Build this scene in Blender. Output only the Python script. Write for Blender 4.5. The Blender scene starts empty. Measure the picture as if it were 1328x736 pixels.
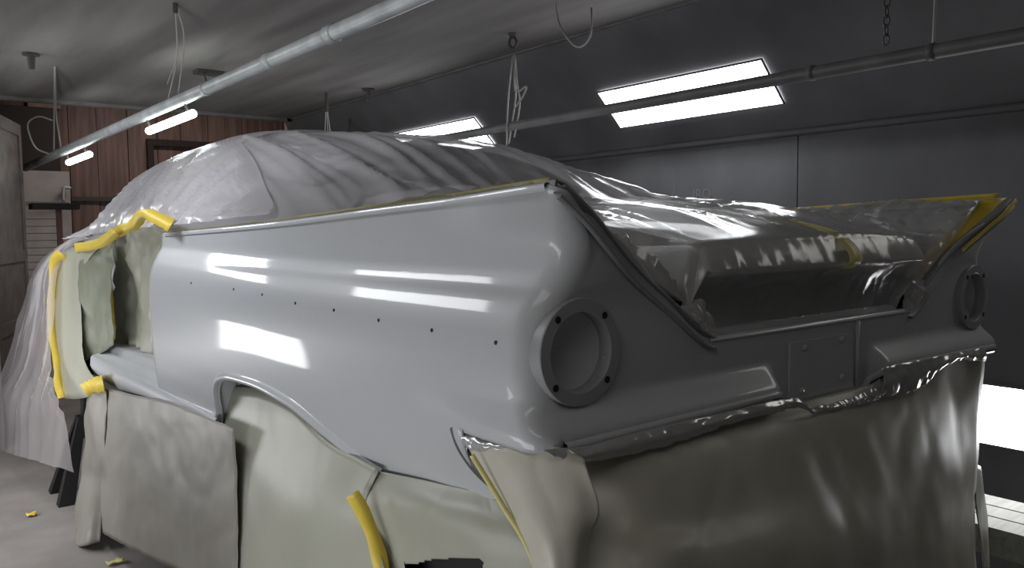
import bpy, bmesh, math, random
from mathutils import Vector, Matrix, noise

random.seed(7)
EYE = 1.65
C = bpy.context.scene.collection
S = bpy.context.scene

# ---------------------------------------------------------------- camera
F = 1029.0
_y = Vector((-803, 62, -F)).normalized()      # direction of world +Y in camera axes
_x = Vector((1326, 85, -F)).normalized()      # direction of world +X
_m = (_x - _y * _x.dot(_y) * 0.5).normalized()
_y = (_y - _m * _m.dot(_y)).normalized()
_x = _m
_z = _x.cross(_y)
ROT = Matrix((_x, _y, _z))
cam_d = bpy.data.cameras.new('camera')
cam = bpy.data.objects.new('camera', cam_d)
C.objects.link(cam)
cam_d.sensor_width = 36.0
cam_d.lens = F / 1328 * 36
cam_d.clip_start = 0.02
cam.matrix_world = Matrix.Translation((0, 0, EYE)) @ ROT.to_4x4()
S.camera = cam

# ---------------------------------------------------------------- world, exposure
w = bpy.data.worlds.new('world')
S.world = w
w.use_nodes = True
w.node_tree.nodes['Background'].inputs[0].default_value = (0.5, 0.5, 0.55, 1)
w.node_tree.nodes['Background'].inputs[1].default_value = 0.02
S.view_settings.view_transform = 'Standard'
S.view_settings.look = 'None'
S.view_settings.exposure = 0.0
S.view_settings.gamma = 1.0
LAMP = 14.0          # tubes in the sloped panels
LAMP_LOW = 11.0       # tubes low in the walls
LAMP_PIPE = 14.0
LAMP_DIM = 2.4        # the pair of tubes nearest the camera, turned down to keep the tail dark


# unseen fill light added beyond the booth to brighten the brown back wall
_l = bpy.data.lights.new('back_room_fill', 'AREA'); _l.shape = 'RECTANGLE'; _l.size = 1.2; _l.size_y = 0.3; _l.energy = 25; _l.color = (1, .9, .84)
_o = bpy.data.objects.new('back_room_fill', _l); C.objects.link(_o); _o.location = (2.6, 8.9, 3.6)


# ---------------------------------------------------------------- pixel helpers (1328 x 736 frame)
def ray(px, py):
    v = Vector((px - 664, -(py - 368), -F))
    return (ROT @ v).normalized()


def PX(px, py, X):
    r = ray(px, py); t = X / r.x
    return Vector((X, r.y * t, EYE + r.z * t))


def PY(px, py, Y):
    r = ray(px, py); t = Y / r.y
    return Vector((r.x * t, Y, EYE + r.z * t))


def PZ(px, py, Z):
    r = ray(px, py); t = (Z - EYE) / r.z
    return Vector((r.x * t, r.y * t, Z))


# ---------------------------------------------------------------- materials
MATS = {}


def mat(name, col, rough=0.5, spec=0.5, metal=0.0, noise_amt=0.0, noise_scale=6.0, bump=0.0, bump_scale=30.0,
        coat=0.0, alpha=None, trans=0.0, emit=None, col2=None, streak=None):
    m = bpy.data.materials.new(name); m.use_nodes = True
    nt = m.node_tree; b = nt.nodes['Principled BSDF']
    b.inputs['Base Color'].default_value = (*col, 1)
    b.inputs['Roughness'].default_value = rough
    b.inputs['Specular IOR Level'].default_value = spec
    b.inputs['Metallic'].default_value = metal
    b.inputs['Coat Weight'].default_value = coat
    b.inputs['Coat Roughness'].default_value = 0.06
    tc = nt.nodes.new('ShaderNodeTexCoord')
    if noise_amt or col2:
        n = nt.nodes.new('ShaderNodeTexNoise'); n.inputs['Scale'].default_value = noise_scale
        n.inputs['Detail'].default_value = 6
        mp = nt.nodes.new('ShaderNodeMapping')
        if streak: mp.inputs['Scale'].default_value = streak
        nt.links.new(tc.outputs['Object'], mp.inputs['Vector'])
        nt.links.new(mp.outputs['Vector'], n.inputs['Vector'])
        mx = nt.nodes.new('ShaderNodeMix'); mx.data_type = 'RGBA'
        c2 = col2 or tuple(c * (1 - noise_amt) for c in col)
        mx.inputs['A'].default_value = (*col, 1); mx.inputs['B'].default_value = (*c2, 1)
        cr = nt.nodes.new('ShaderNodeMapRange')
        cr.inputs['From Min'].default_value = 0.35; cr.inputs['From Max'].default_value = 0.68
        nt.links.new(n.outputs['Fac'], cr.inputs['Value'])
        nt.links.new(cr.outputs['Result'], mx.inputs['Factor'])
        nt.links.new(mx.outputs['Result'], b.inputs['Base Color'])
    if bump:
        n2 = nt.nodes.new('ShaderNodeTexNoise'); n2.inputs['Scale'].default_value = bump_scale
        n2.inputs['Detail'].default_value = 4
        nt.links.new(tc.outputs['Object'], n2.inputs['Vector'])
        bp = nt.nodes.new('ShaderNodeBump'); bp.inputs['Strength'].default_value = bump
        bp.inputs['Distance'].default_value = 0.01
        nt.links.new(n2.outputs['Fac'], bp.inputs['Height'])
        nt.links.new(bp.outputs['Normal'], b.inputs['Normal'])
    if emit:
        b.inputs['Emission Color'].default_value = (*emit[0], 1)
        b.inputs['Emission Strength'].default_value = emit[1]
    out = nt.nodes['Material Output']
    last = b.outputs[0]
    if trans:
        tl = nt.nodes.new('ShaderNodeBsdfTranslucent'); tl.inputs['Color'].default_value = (*col, 1)
        ms = nt.nodes.new('ShaderNodeMixShader'); ms.inputs[0].default_value = trans
        nt.links.new(last, ms.inputs[1]); nt.links.new(tl.outputs[0], ms.inputs[2]); last = ms.outputs[0]
    if alpha is not None:
        tp = nt.nodes.new('ShaderNodeBsdfTransparent')
        ms = nt.nodes.new('ShaderNodeMixShader'); ms.inputs[0].default_value = alpha
        nt.links.new(tp.outputs[0], ms.inputs[1]); nt.links.new(last, ms.inputs[2]); last = ms.outputs[0]
    nt.links.new(last, out.inputs['Surface'])
    MATS[name] = m
    return m


M_PAINT = mat('grey_primer_paint', (0.52, 0.535, 0.555), rough=0.40, spec=0.4, coat=0.45)
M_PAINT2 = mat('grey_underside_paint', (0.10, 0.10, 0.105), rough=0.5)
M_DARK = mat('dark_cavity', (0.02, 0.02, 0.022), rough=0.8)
M_BLACK = mat('black_rubber', (0.008, 0.007, 0.007), rough=0.7)
M_RING = mat('grey_ring_paint', (0.33, 0.335, 0.345), rough=0.4, spec=0.4)
M_FILM = mat('clear_masking_film', (0.82, 0.80, 0.83), rough=0.2, spec=0.7, alpha=0.72, trans=0.35)
M_FILM2 = mat('thin_masking_film', (0.74, 0.70, 0.71), rough=0.25, spec=0.6, alpha=0.42, trans=0.4)
M_FILM3 = mat('boot_masking_film', (0.66, 0.65, 0.64), rough=0.15, spec=0.8, alpha=0.60, trans=0.15)
M_PAPER = mat('green_grey_masking_paper', (0.43, 0.43, 0.355), rough=0.38, spec=0.4, noise_amt=0.12, noise_scale=3, trans=0.08)
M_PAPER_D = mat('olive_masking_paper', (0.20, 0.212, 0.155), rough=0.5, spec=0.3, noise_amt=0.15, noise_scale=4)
M_PAPER_G = mat('dusty_masking_paper', (0.33, 0.31, 0.275), rough=0.45, spec=0.4, noise_amt=0.15, noise_scale=3, trans=0.08)
M_PAPER_R = mat('rear_masking_paper', (0.60, 0.575, 0.49), rough=0.40, spec=0.4, noise_amt=0.2, noise_scale=3)
M_TAPE = mat('yellow_masking_tape', (0.80, 0.60, 0.06), rough=0.45, noise_amt=0.1, noise_scale=20)
M_TAPE2 = mat('pale_masking_tape', (0.72, 0.66, 0.25), rough=0.45)
M_FLOOR = mat('concrete_floor', (0.31, 0.285, 0.27), rough=0.75, noise_amt=0.3, noise_scale=2.5, bump=0.15, bump_scale=20)
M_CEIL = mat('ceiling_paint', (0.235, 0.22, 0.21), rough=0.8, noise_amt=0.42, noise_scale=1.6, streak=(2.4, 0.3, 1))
M_WALLR = mat('dark_grey_booth_paint', (0.14, 0.14, 0.147), rough=0.55, spec=0.4, noise_amt=0.3, noise_scale=2.2, streak=(1, 1, 0.6))
M_WALLL = mat('left_booth_paint', (0.34, 0.34, 0.355), rough=0.6)
M_REAR = mat('rear_bounce_paint', (0.5, 0.49, 0.48), rough=0.8)  # wall behind the camera, made pale to bounce light onto the tail
M_WOOD = mat('brown_wood', (0.26, 0.16, 0.135), rough=0.6, noise_amt=0.5, noise_scale=3, streak=(6, 6, 0.4))
M_WOOD_D = mat('dark_wood', (0.022, 0.014, 0.012), rough=0.7)
M_DOORP = mat('grey_door_paint', (0.2, 0.175, 0.165), rough=0.65, noise_amt=0.3, noise_scale=8)
M_PIPE = mat('galvanised_pipe', (0.52, 0.55, 0.55), rough=0.42, metal=0.15, noise_amt=0.3, noise_scale=9)
M_PIPE2 = mat('dusty_conduit', (0.17, 0.17, 0.165), rough=0.5, noise_amt=0.3, noise_scale=9)
M_WIRE = mat('grey_wire', (0.38, 0.37, 0.35), rough=0.5)
M_IRON = mat('dark_iron', (0.06, 0.055, 0.05), rough=0.6)
M_LIT = mat('lit_diffuser', (0.9, 0.9, 0.9), emit=((0.95, 0.97, 1.0), LAMP))
M_LIT_DIM = mat('dim_lit_diffuser', (0.9, 0.9, 0.9), emit=((1.0, 0.97, 0.92), LAMP_DIM))
M_LIT_LOW = mat('lit_low_diffuser', (0.9, 0.9, 0.9), emit=((0.97, 0.98, 1.0), LAMP_LOW))
M_LIT_LOW2 = mat('half_lit_low_diffuser', (0.9, 0.9, 0.9), emit=((0.97, 0.98, 1.0), LAMP_LOW * .5))
M_LIT_PIPE = mat('lit_tube', (0.9, 0.9, 0.9), emit=((0.93, 1.0, 0.97), LAMP_PIPE))
M_FRAME = mat('lamp_frame', (0.25, 0.25, 0.25), rough=0.5)
M_WHITE = mat('dull_white_enamel', (0.44, 0.39, 0.37), rough=0.5, noise_amt=0.15)
M_CARD = mat('brown_cardboard', (0.24, 0.16, 0.13), rough=0.8, noise_amt=0.3)
M_BENCH = mat('bench_planks', (0.42, 0.42, 0.37), rough=0.6, noise_amt=0.3, noise_scale=5, streak=(1, 8, 8))
M_COPPER = mat('rusty_pipe', (0.16, 0.07, 0.05), rough=0.5)
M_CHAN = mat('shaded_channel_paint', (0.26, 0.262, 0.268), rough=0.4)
M_RIBBON = mat('silver_tape', (0.50, 0.50, 0.50), rough=0.16, spec=0.8, metal=0.25)

# ---------------------------------------------------------------- object helpers
W = {}


def link(o, parent, origin):
    C.objects.link(o)
    if parent is not None:
        o.parent = parent
        o.location = Vector((0, 0, 0)) if origin is None else origin - W[parent.name]
        W[o.name] = W[parent.name].copy() if origin is None else Vector(origin)
    else:
        o.location = origin or Vector((0, 0, 0)); W[o.name] = Vector(o.location)


def empty(name, label, cat, loc, group=None):
    o = bpy.data.objects.new(name, None); o.empty_display_size = 0.1
    link(o, None, Vector(loc)); tag(o, label, cat, group)
    return o


def tag(o, label=None, cat=None, group=None, kind=None):
    if label: o['label'] = label
    if cat: o['category'] = cat
    if group: o['group'] = group
    if kind: o['kind'] = kind
    return o


def mesh(name, verts, faces, m, parent=None, smooth=True, origin=None, label=None, kind=None, solid=0.0, fmats=None, off=0.0):
    me = bpy.data.meshes.new(name)
    if origin is None:
        origin = W[parent.name] if parent is not None else sum((Vector(v) for v in verts), Vector()) / len(verts)
        if parent is None: origin = Vector((origin.x, origin.y, min(v[2] for v in verts)))
    origin = Vector(origin)
    me.from_pydata([tuple(Vector(v) - origin) for v in verts], [], faces)
    me.update()
    o = bpy.data.objects.new(name, me)
    for mm in (m if isinstance(m, (list, tuple)) else [m]): me.materials.append(mm)
    if fmats: me.polygons.foreach_set('material_index', fmats)
    if smooth: me.polygons.foreach_set('use_smooth', [True] * len(me.polygons))
    link(o, parent, origin)
    if solid:
        md = o.modifiers.new('thickness', 'SOLIDIFY'); md.thickness = solid; md.offset = off
    if label: o['label'] = label
    if kind: o['kind'] = kind
    return o


class MB:
    def __init__(s): s.v = []; s.f = []

    def box(s, lo, hi, R=None, c=None):
        n = len(s.v)
        for k in range(8):
            p = Vector((hi[0] if k & 1 else lo[0], hi[1] if k & 2 else lo[1], hi[2] if k & 4 else lo[2]))
            if R is not None: p = R @ p
            if c is not None: p = p + Vector(c)
            s.v.append(p)
        for q in ((0, 2, 3, 1), (4, 5, 7, 6), (0, 1, 5, 4), (2, 6, 7, 3), (0, 4, 6, 2), (1, 3, 7, 5)):
            s.f.append(tuple(n + i for i in q))
        return s

    def tube(s, pts, r, n=8, cap=True):
        pts = [Vector(p) for p in pts]
        rs = r if isinstance(r, (list, tuple)) else [r] * len(pts)
        st = len(s.v); up = None
        for i, p in enumerate(pts):
            d = (pts[min(i + 1, len(pts) - 1)] - pts[max(i - 1, 0)]).normalized()
            if up is None:
                up = Vector((0, 0, 1)) if abs(d.z) < 0.9 else Vector((1, 0, 0))
            a = d.cross(up).normalized(); up = a.cross(d).normalized()
            for k in range(n):
                t = 2 * math.pi * k / n
                s.v.append(p + (a * math.cos(t) + up * math.sin(t)) * rs[i])
        for i in range(len(pts) - 1):
            for k in range(n):
                a0 = st + i * n + k; a1 = st + i * n + (k + 1) % n
                s.f.append((a0, a1, a1 + n, a0 + n))
        if cap:
            s.f.append(tuple(st + k for k in range(n))[::-1])
            s.f.append(tuple(st + (len(pts) - 1) * n + k for k in range(n)))
        return s

    def slab(s, quad, t):                     # quad of 4 points thickened along its normal by t
        a, b, c, d = [Vector(q) for q in quad]
        nrm = (b - a).cross(d - a).normalized() * t
        n = len(s.v)
        s.v += [a, b, c, d, a + nrm, b + nrm, c + nrm, d + nrm]
        for q in ((0, 3, 2, 1), (4, 5, 6, 7), (0, 1, 5, 4), (1, 2, 6, 5), (2, 3, 7, 6), (3, 0, 4, 7)):
            s.f.append(tuple(n + i for i in q))
        return s

    def build(s, name, m, parent=None, **k):
        k.setdefault('smooth', False)
        return mesh(name, s.v, s.f, m, parent, **k)


def cr(p0, p1, p2, p3, t):
    return 0.5 * ((2 * p1) + (-p0 + p2) * t + (2 * p0 - 5 * p1 + 4 * p2 - p3) * t * t + (-p0 + 3 * p1 - 3 * p2 + p3) * t ** 3)


def spline(pts, n):                           # catmull-rom through points, n samples
    pts = [Vector(p) for p in pts]; m = len(pts) - 1; out = []
    for i in range(n):
        u = i / (n - 1) * m; k = min(int(u), m - 1); t = u - k
        p1, p2 = pts[k], pts[k + 1]
        p0 = pts[k - 1] if k > 0 else p1 * 2 - p2
        p3 = pts[k + 2] if k + 2 <= m else p2 * 2 - p1
        out.append(cr(p0, p1, p2, p3, t))
    return out


def grid_faces(nr, nc, flip=False):
    f = []
    for i in range(nr - 1):
        for j in range(nc - 1):
            q = (i * nc + j, i * nc + j + 1, (i + 1) * nc + j + 1, (i + 1) * nc + j)
            f.append(q[::-1] if flip else q)
    return f


def interp(tab, x):                           # monotone-ish smooth interpolation of a table sorted by x
    if x <= tab[0][0]: return tab[0][1]
    if x >= tab[-1][0]: return tab[-1][1]
    for k in range(len(tab) - 1):
        if tab[k][0] <= x <= tab[k + 1][0]:
            x0, y0 = tab[k]; x1, y1 = tab[k + 1]
            h = x1 - x0; t = (x - x0) / h

            def slope(i):
                if i == 0 or i == len(tab) - 1:
                    j = 0 if i == 0 else len(tab) - 2
                    return (tab[j + 1][1] - tab[j][1]) / (tab[j + 1][0] - tab[j][0])
                a = (tab[i][1] - tab[i - 1][1]) / (tab[i][0] - tab[i - 1][0])
                b = (tab[i + 1][1] - tab[i][1]) / (tab[i + 1][0] - tab[i][0])
                if a * b <= 0: return 0
                return 2 * a * b / (a + b)
            m0, m1 = slope(k) * h, slope(k + 1) * h
            return (2 * t ** 3 - 3 * t * t + 1) * y0 + (t ** 3 - 2 * t * t + t) * m0 + (-2 * t ** 3 + 3 * t * t) * y1 + (t ** 3 - t * t) * m1


def sstep(a, b, x):
    t = max(0, min(1, (x - a) / (b - a)))
    return t * t * (3 - 2 * t)


def sheet(name, ctrl, m, parent=None, nu=24, nv=24, wr=0.006, ws=6.0, seed=0, stretch=(1, 1, 1), ridge=0.0, label=None,
          cut=None, thick=0.0012, edge=0.0, **kw):
    """a hanging sheet through a grid of world points, with soft wrinkles and sharp creases"""
    rows = [spline(r, nu) for r in ctrl]
    cols = [spline([rows[i][j] for i in range(len(rows))], nv) for j in range(nu)]
    P = [[cols[j][i] for j in range(nu)] for i in range(nv)]
    V = []
    off = Vector((seed * 3.7, seed * 1.3, seed * 7.1))
    for i in range(nv):
        for j in range(nu):
            a = P[i][min(j + 1, nu - 1)] - P[i][max(j - 1, 0)]
            b = P[min(i + 1, nv - 1)][j] - P[max(i - 1, 0)][j]
            nrm = a.cross(b)
            nrm = nrm.normalized() if nrm.length > 1e-9 else Vector((0, 0, 1))
            p = P[i][j]
            q = Vector((p.x * stretch[0], p.y * stretch[1], p.z * stretch[2])) * ws + off
            d = noise.fractal(q, 1.0, 2.0, 3) * wr
            if ridge:
                r1 = 1 - abs(noise.noise(q * 0.8 + Vector((9, 2, 5)))) * 2
                r2 = 1 - abs(noise.noise(q * 1.9 + Vector((1, 7, 3)))) * 2
                d += (max(r1, 0) ** 3 + 0.5 * max(r2, 0) ** 3) * ridge
            v = p + nrm * d
            if edge and (i == nv - 1 or j == 0 or j == nu - 1):
                v += Vector((noise.noise(q * 4), noise.noise(q * 4 + Vector((5, 5, 5))), noise.noise(q * 4 + Vector((8, 1, 2))))) * edge
            V.append(v)
    faces = grid_faces(nv, nu)
    if cut: faces = [f for f in faces if not cut(sum((V[i] for i in f), Vector()) / 4)]
    o = mesh(name, V, faces, m, parent, solid=thick, label=label, **kw)
    return o


def ribbon(name, pts, width, parent, m=None, n=24, side=None, lift=0.004, wob=0.0, toward=None):
    """a strip of tape along points; its width runs along `side`"""
    pts = spline(pts, n); V = []
    for i, p in enumerate(pts):
        d = (pts[min(i + 1, n - 1)] - pts[max(i - 1, 0)]).normalized()
        tw = (toward or Vector((0, 0, EYE))) - p
        tw.normalize()
        s = (side.normalized() if side is not None else d.cross(tw).normalized())
        wv = width * (1 + wob * noise.noise(p * 14))
        p2 = p + tw * lift
        V += [p2 - s * wv / 2, p2 + s * wv / 2]
    return mesh(name, V, grid_faces(n, 2), m or M_TAPE, parent, solid=0.0015)


# ================================================================ SETTING
XC = 1.81                                     # centre line of the car and of the booth
HC = EYE + 1.15                               # ceiling
XW, XT = 3.91, 3.27                           # right wall, right edge of ceiling
ZL = EYE + 0.51                               # crease between wall and sloped panel
XWL, XTL = 2 * XC - XW, 2 * XC - XT
YC = 7.85                                     # the booth ceiling ends here
YB = 10.6                                     # brown back wall
YR = -2.6


def structure(o): o['kind'] = 'structure'; return o


structure(MB().box((-3.0, YR, -0.1), (7.0, YB + 0.3, 0.0)).build('floor', M_FLOOR))
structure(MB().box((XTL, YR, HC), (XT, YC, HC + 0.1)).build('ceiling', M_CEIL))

wr = empty('wall_right', None, None, (XW, 2.5, 0)); wr['kind'] = 'structure'
seams = [YR, 0.04, 2.48, 4.92, YC]
for a, b in zip(seams[:-1], seams[1:]):
    MB().box((XW, a + 0.003, 0), (XW + 0.05, b - 0.003, ZL)).build('wall_panel', M_WALLR, wr)
MB().box((XW + 0.05, YR, 0), (XW + 0.1, YC, ZL + 0.1)).build('wall_backing', M_DARK, wr)
MB().slab([(XW, YR, ZL), (XW, YC, ZL), (XT, YC, HC), (XT, YR, HC)], 0.06).build('sloped_panel', M_WALLR, wr)
wl = empty('wall_left', None, None, (XWL, 2.5, 0)); wl['kind'] = 'structure'
MB().box((XWL - 0.05, YR, 0), (XWL, YC - 1.0, ZL)).build('wall_panel', M_WALLL, wl)
MB().slab([(XWL, YR, ZL), (XWL, YC - 1.0, ZL), (XTL, YC - 1.0, HC), (XTL, YR, HC)], -0.06).build('sloped_panel', M_WALLL, wl)
structure(MB().box((-0.8, YR - 0.06, 0), (4.4, YR, HC + 0.1)).build('wall_rear', M_REAR))
# metal angle along the creases, a thin board edge where the ceiling stops
structure(MB().box((XT - 0.012, YR, HC - 0.012), (XT + 0.012, YC, HC + 0.004)).build('trim_1', M_PIPE2))
structure(MB().tube([(XW - 0.012, YR, ZL), (XW - 0.012, YC, ZL)], 0.02, 8).build('trim_2', M_WALLR, smooth=True))
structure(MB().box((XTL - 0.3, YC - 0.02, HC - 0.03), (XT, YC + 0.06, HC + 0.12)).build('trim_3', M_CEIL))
structure(MB().box((XT - 0.05, YC - 0.02, 0), (XW + 0.1, YC + 0.06, HC - 0.0)).build('trim_4', M_DOORP))

# brown back wall of vertical boards
wb = empty('wall_back', None, None, (2.0, YB, 0)); wb['kind'] = 'structure'
x = -2.6
while x < 6.5:
    wd = random.choice((0.28, 0.34, 0.3, 0.22))
    dz = random.uniform(0, 0.02)
    MB().box((x + 0.004, YB - dz, 0), (x + wd - 0.004, YB + 0.06, 4.2)).build('plank', M_WOOD, wb)
    x += wd
MB().box((-2.6, YB + 0.06, 0), (6.6, YB + 0.1, 4.2)).build('wall_backing', M_WOOD_D, wb)
structure(MB().box((-2.6, YC + 0.06, 3.9), (7, YB + 0.1, 4.0)).build('ceiling', M_WOOD_D))
structure(MB().box((6.6, YC, 0), (6.7, YB + 0.1, 4.0)).build('wall_far_right', M_WOOD_D))
structure(MB().box((-2.7, YC - 1.5, 0), (-2.6, YB + 0.1, 4.0)).build('wall_far_left', M_WOOD_D))
# door frame and rail on the brown wall
d1 = empty('door_1', None, None, (PY(235, 200, YB - 0.05).x, YB - 0.05, 0)); d1['kind'] = 'structure'
a = PY(190, 182, YB - 0.05); b = PY(300, 178, YB - 0.05)
MB().box((a.x, YB - 0.09, a.z - 0.06), (b.x, YB - 0.022, a.z + 0.02)).build('door_head', M_WOOD_D, d1)
MB().box((a.x, YB - 0.09, 0), (a.x + 0.07, YB - 0.022, a.z - 0.06)).build('door_jamb', M_WOOD_D, d1)
MB().box((b.x - 0.07, YB - 0.09, 0), (b.x, YB - 0.022, a.z - 0.06)).build('door_jamb', M_WOOD_D, d1)
a = PY(92, 257, YB - 0.03); b = PY(190, 257, YB - 0.03)
structure(MB().box((a.x, YB - 0.06, a.z - 0.03), (b.x, YB - 0.022, a.z + 0.02)).build('trim_5', M_IRON))

# ================================================================ FIXTURES
def sloped_light(y0, y1, side, label, lit=True):
    sgn = 1 if side == 'r' else -1
    p0 = Vector((XC + sgn * 1.745, 0, EYE + 0.855)); p1 = Vector((XC + sgn * 1.945, 0, EYE + 0.655))
    n = Vector((-sgn, 0, -1)).normalized()
    root = empty('wall_light', label, 'light', ((p0.x + p1.x) / 2, (y0 + y1) / 2, p1.z), 'lights in the sloped booth panels')
    A = [Vector((p0.x, y0, p0.z)), Vector((p0.x, y1, p0.z)), Vector((p1.x, y1, p1.z)), Vector((p1.x, y0, p1.z))]
    ctr = sum(A, Vector()) / 4
    V = [q + n * 0.006 for q in A] + [ctr + (q - ctr) * 1.0 - n * 0.0 for q in A]
    f = [(0, 1, 2, 3) if sgn < 0 else (3, 2, 1, 0)]
    mesh('diffuser', V[:4], f, M_LIT if lit else M_LIT_DIM, root, smooth=False)
    mb = MB(); d = (p1 - p0).normalized(); t = 0.008
    for (s0, s1) in ((p0 - d * t, p0), (p1, p1 + d * t)):
        q = [Vector((s0.x, y0 - t, s0.z)), Vector((s0.x, y1 + t, s0.z)), Vector((s1.x, y1 + t, s1.z)), Vector((s1.x, y0 - t, s1.z))]
        mb.slab(q, 0.01 * (1 if (q[1] - q[0]).cross(q[3] - q[0]).dot(n) > 0 else -1))
    for (ya, yb) in ((y0 - t, y0), (y1, y1 + t)):
        q = [Vector((p0.x, ya, p0.z)), Vector((p0.x, yb, p0.z)), Vector((p1.x, yb, p1.z)), Vector((p1.x, ya, p1.z))]
        mb.slab(q, 0.01 * (1 if (q[1] - q[0]).cross(q[3] - q[0]).dot(n) > 0 else -1))
    mb.build('frame', M_WALLR if side == 'r' else M_WALLL, root)


sloped_light(2.47, 3.66, 'r', 'long bright ceiling-slope light above the boot, right of the hanging hook')
sloped_light(5.02, 6.27, 'r', 'bright ceiling-slope light just above the wrapped car roof')
sloped_light(2.68, 3.90, 'l', 'bright sloped light on the left side of the booth, near the tail')
sloped_light(5.35, 6.60, 'l', 'bright sloped light on the left side of the booth, near the bonnet')

sloped_light(-0.10, 1.13, 'l', 'bright sloped light on the left side of the booth, beside the camera', False)
sloped_light(-0.10, 1.13, 'r', 'bright sloped light on the right side of the booth, just out of frame', False)


def low_light(y0, y1, z0, z1, side, label, m=None):
    X = XW if side == 'r' else XWL; s = -1 if side == 'r' else 1
    root = empty('wall_light', label, 'light', (X, (y0 + y1) / 2, z0))
    V = [(X + s * 0.008, y0, z0), (X + s * 0.008, y1, z0), (X + s * 0.008, y1, z1), (X + s * 0.008, y0, z1)]
    mesh('diffuser', V, [(0, 1, 2, 3) if side == 'l' else (3, 2, 1, 0)], m or M_LIT_LOW, root, smooth=False)
    mb = MB(); t = 0.008
    for (a, b, c, d) in ((y0 - t, y1 + t, z0 - t, z0), (y0 - t, y1 + t, z1, z1 + t), (y0 - t, y0, z0, z1), (y1, y1 + t, z0, z1)):
        mb.box((min(X, X + s * 0.014), a, c), (max(X, X + s * 0.014), b, d))
    mb.build('frame', M_WALLR if side == 'r' else M_WALLL, root)


low_light(0.9, 2.12, EYE - 1.0, EYE - 0.73, 'r', 'low wall light glowing beside the bench, right of the car')
low_light(4.4, 6.2, EYE - 1.02, EYE - 0.72, 'l', 'low wall light on the left side, mirrored in the car flank')

low_light(0.75, 2.3, EYE - 1.02, EYE - 0.72, 'l', 'low wall light on the left side, beside the camera', M_LIT_LOW2)

# ---- left big pipe with its two tube lights
PA, PB = Vector((1.62, 2.92, EYE + 0.89)), Vector((1.04, 8.96, EYE + 0.643))
PD = (PB - PA)
pipe0 = PA - PD * 0.62
big = empty('overhead_pipe', 'thick pale grey pipe running under the ceiling at left', 'pipe', PA)
pp = [pipe0 + (PB - pipe0) * k / 12 for k in range(13)]
MB().tube(pp, 0.036, 14).build('pipe_run', M_PIPE, big, smooth=True)
for px in (428, 350):
    # coupling sleeves
    for k in range(400):
        q = PA + PD * (-0.3 + k / 300)
        r = ROT.transposed() @ (q - Vector((0, 0, EYE)))
        if abs(664 + F * r.x / -r.z - px) < 2: break
    d = PD.normalized()
    MB().tube([q - d * 0.035, q - d * 0.03, q + d * 0.03, q + d * 0.035], [0.037, 0.042, 0.042, 0.037], 14).build('coupling', M_PIPE, big, smooth=True)


def on_pipe(px, dz=0.0):                      # point of the pipe's axis seen in pixel column px
    best = None
    for k in range(2000):
        q = pipe0 + (PB - pipe0) * k / 1999
        r = ROT.transposed() @ (q - Vector((0, 0, EYE)))
        if r.z > -0.1: continue
        e = abs(664 + F * r.x / -r.z - px)
        if best is None or e < best[0]: best = (e, q)
    return best[1] + Vector((0, 0, dz))


for (pa, pb, lab) in ((186, 243, 'small bright tube light under the thick pipe, nearer one'),
                      (83, 110, 'small bright tube light under the thick pipe, farther one at left')):
    a, b = on_pipe(pa, -0.075), on_pipe(pb, -0.075)
    rt = empty('tube_light', lab, 'light', (a + b) / 2, None)
    MB().tube([a + Vector((0.03, 0, -.02)), b + Vector((0.03, 0, -.02))], 0.025, 10).build('glass_tube', M_LIT_PIPE, rt, smooth=True)
    dd = (b - a).normalized()
    for q in (a + dd * 0.05, b - dd * 0.05):
        MB().tube([q + Vector((0.02, 0, 0)), q + Vector((0, 0, 0.05))], 0.008, 6).build('bracket', M_IRON, rt)

# ---- right thin pipe along the slope
RX, RZ = 2.62, EYE + 0.545
cd = empty('conduit_pipe', 'thin grey pipe hung along the right side, crossing the bright lights', 'pipe', (RX, 3, RZ))
MB().tube([(RX, -1.5 + k * 0.85, RZ) for k in range(12)], 0.024, 10).build('pipe_run', M_PIPE2, cd, smooth=True)
for px, py in ((1053, 100), (1208, 78)):
    q = PX(px, py, RX)
    MB().tube([(RX, q.y - 0.012, RZ), (RX, q.y + 0.012, RZ)], 0.028, 10).build('clamp', M_PIPE2, cd, smooth=True)
MB().tube([PZ(1250, -4, HC - 0.05), PZ(1330, 24, HC - 0.05), PZ(1420, 56, HC - 0.05)], 0.02, 10).build('overhead_pipe', M_PIPE2, smooth=True)
tag(bpy.data.objects['overhead_pipe.001'], 'short grey pipe in the top right corner of the photo', 'pipe')


def wire(name, pts, label, r=0.004, m=None, group=None, n=24, cat='wire'):
    pts = spline(pts, n)
    o = MB().tube(pts, r, 5).build(name, m or M_WIRE, smooth=True, origin=pts[0])
    tag(o, label, cat, group)
    return o


def stub(px, py, label):                      # short bolt hanging from ceiling
    q = PZ(px, py, HC)
    MB().tube([q, q - Vector((0, 0, .015)), q - Vector((0, 0, .016)), q - Vector((0, 0, 0.1))], [0.05, 0.05, 0.024, 0.018], 10).build('ceiling_stub', M_IRON)
    o = bpy.context.scene.collection.objects[-1]
    tag(o, label, 'bracket')


stub(40, 69, 'stubby metal fitting on the ceiling at far left')
stub(478, 115, 'stubby metal fitting on the ceiling above the car roof')
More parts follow.
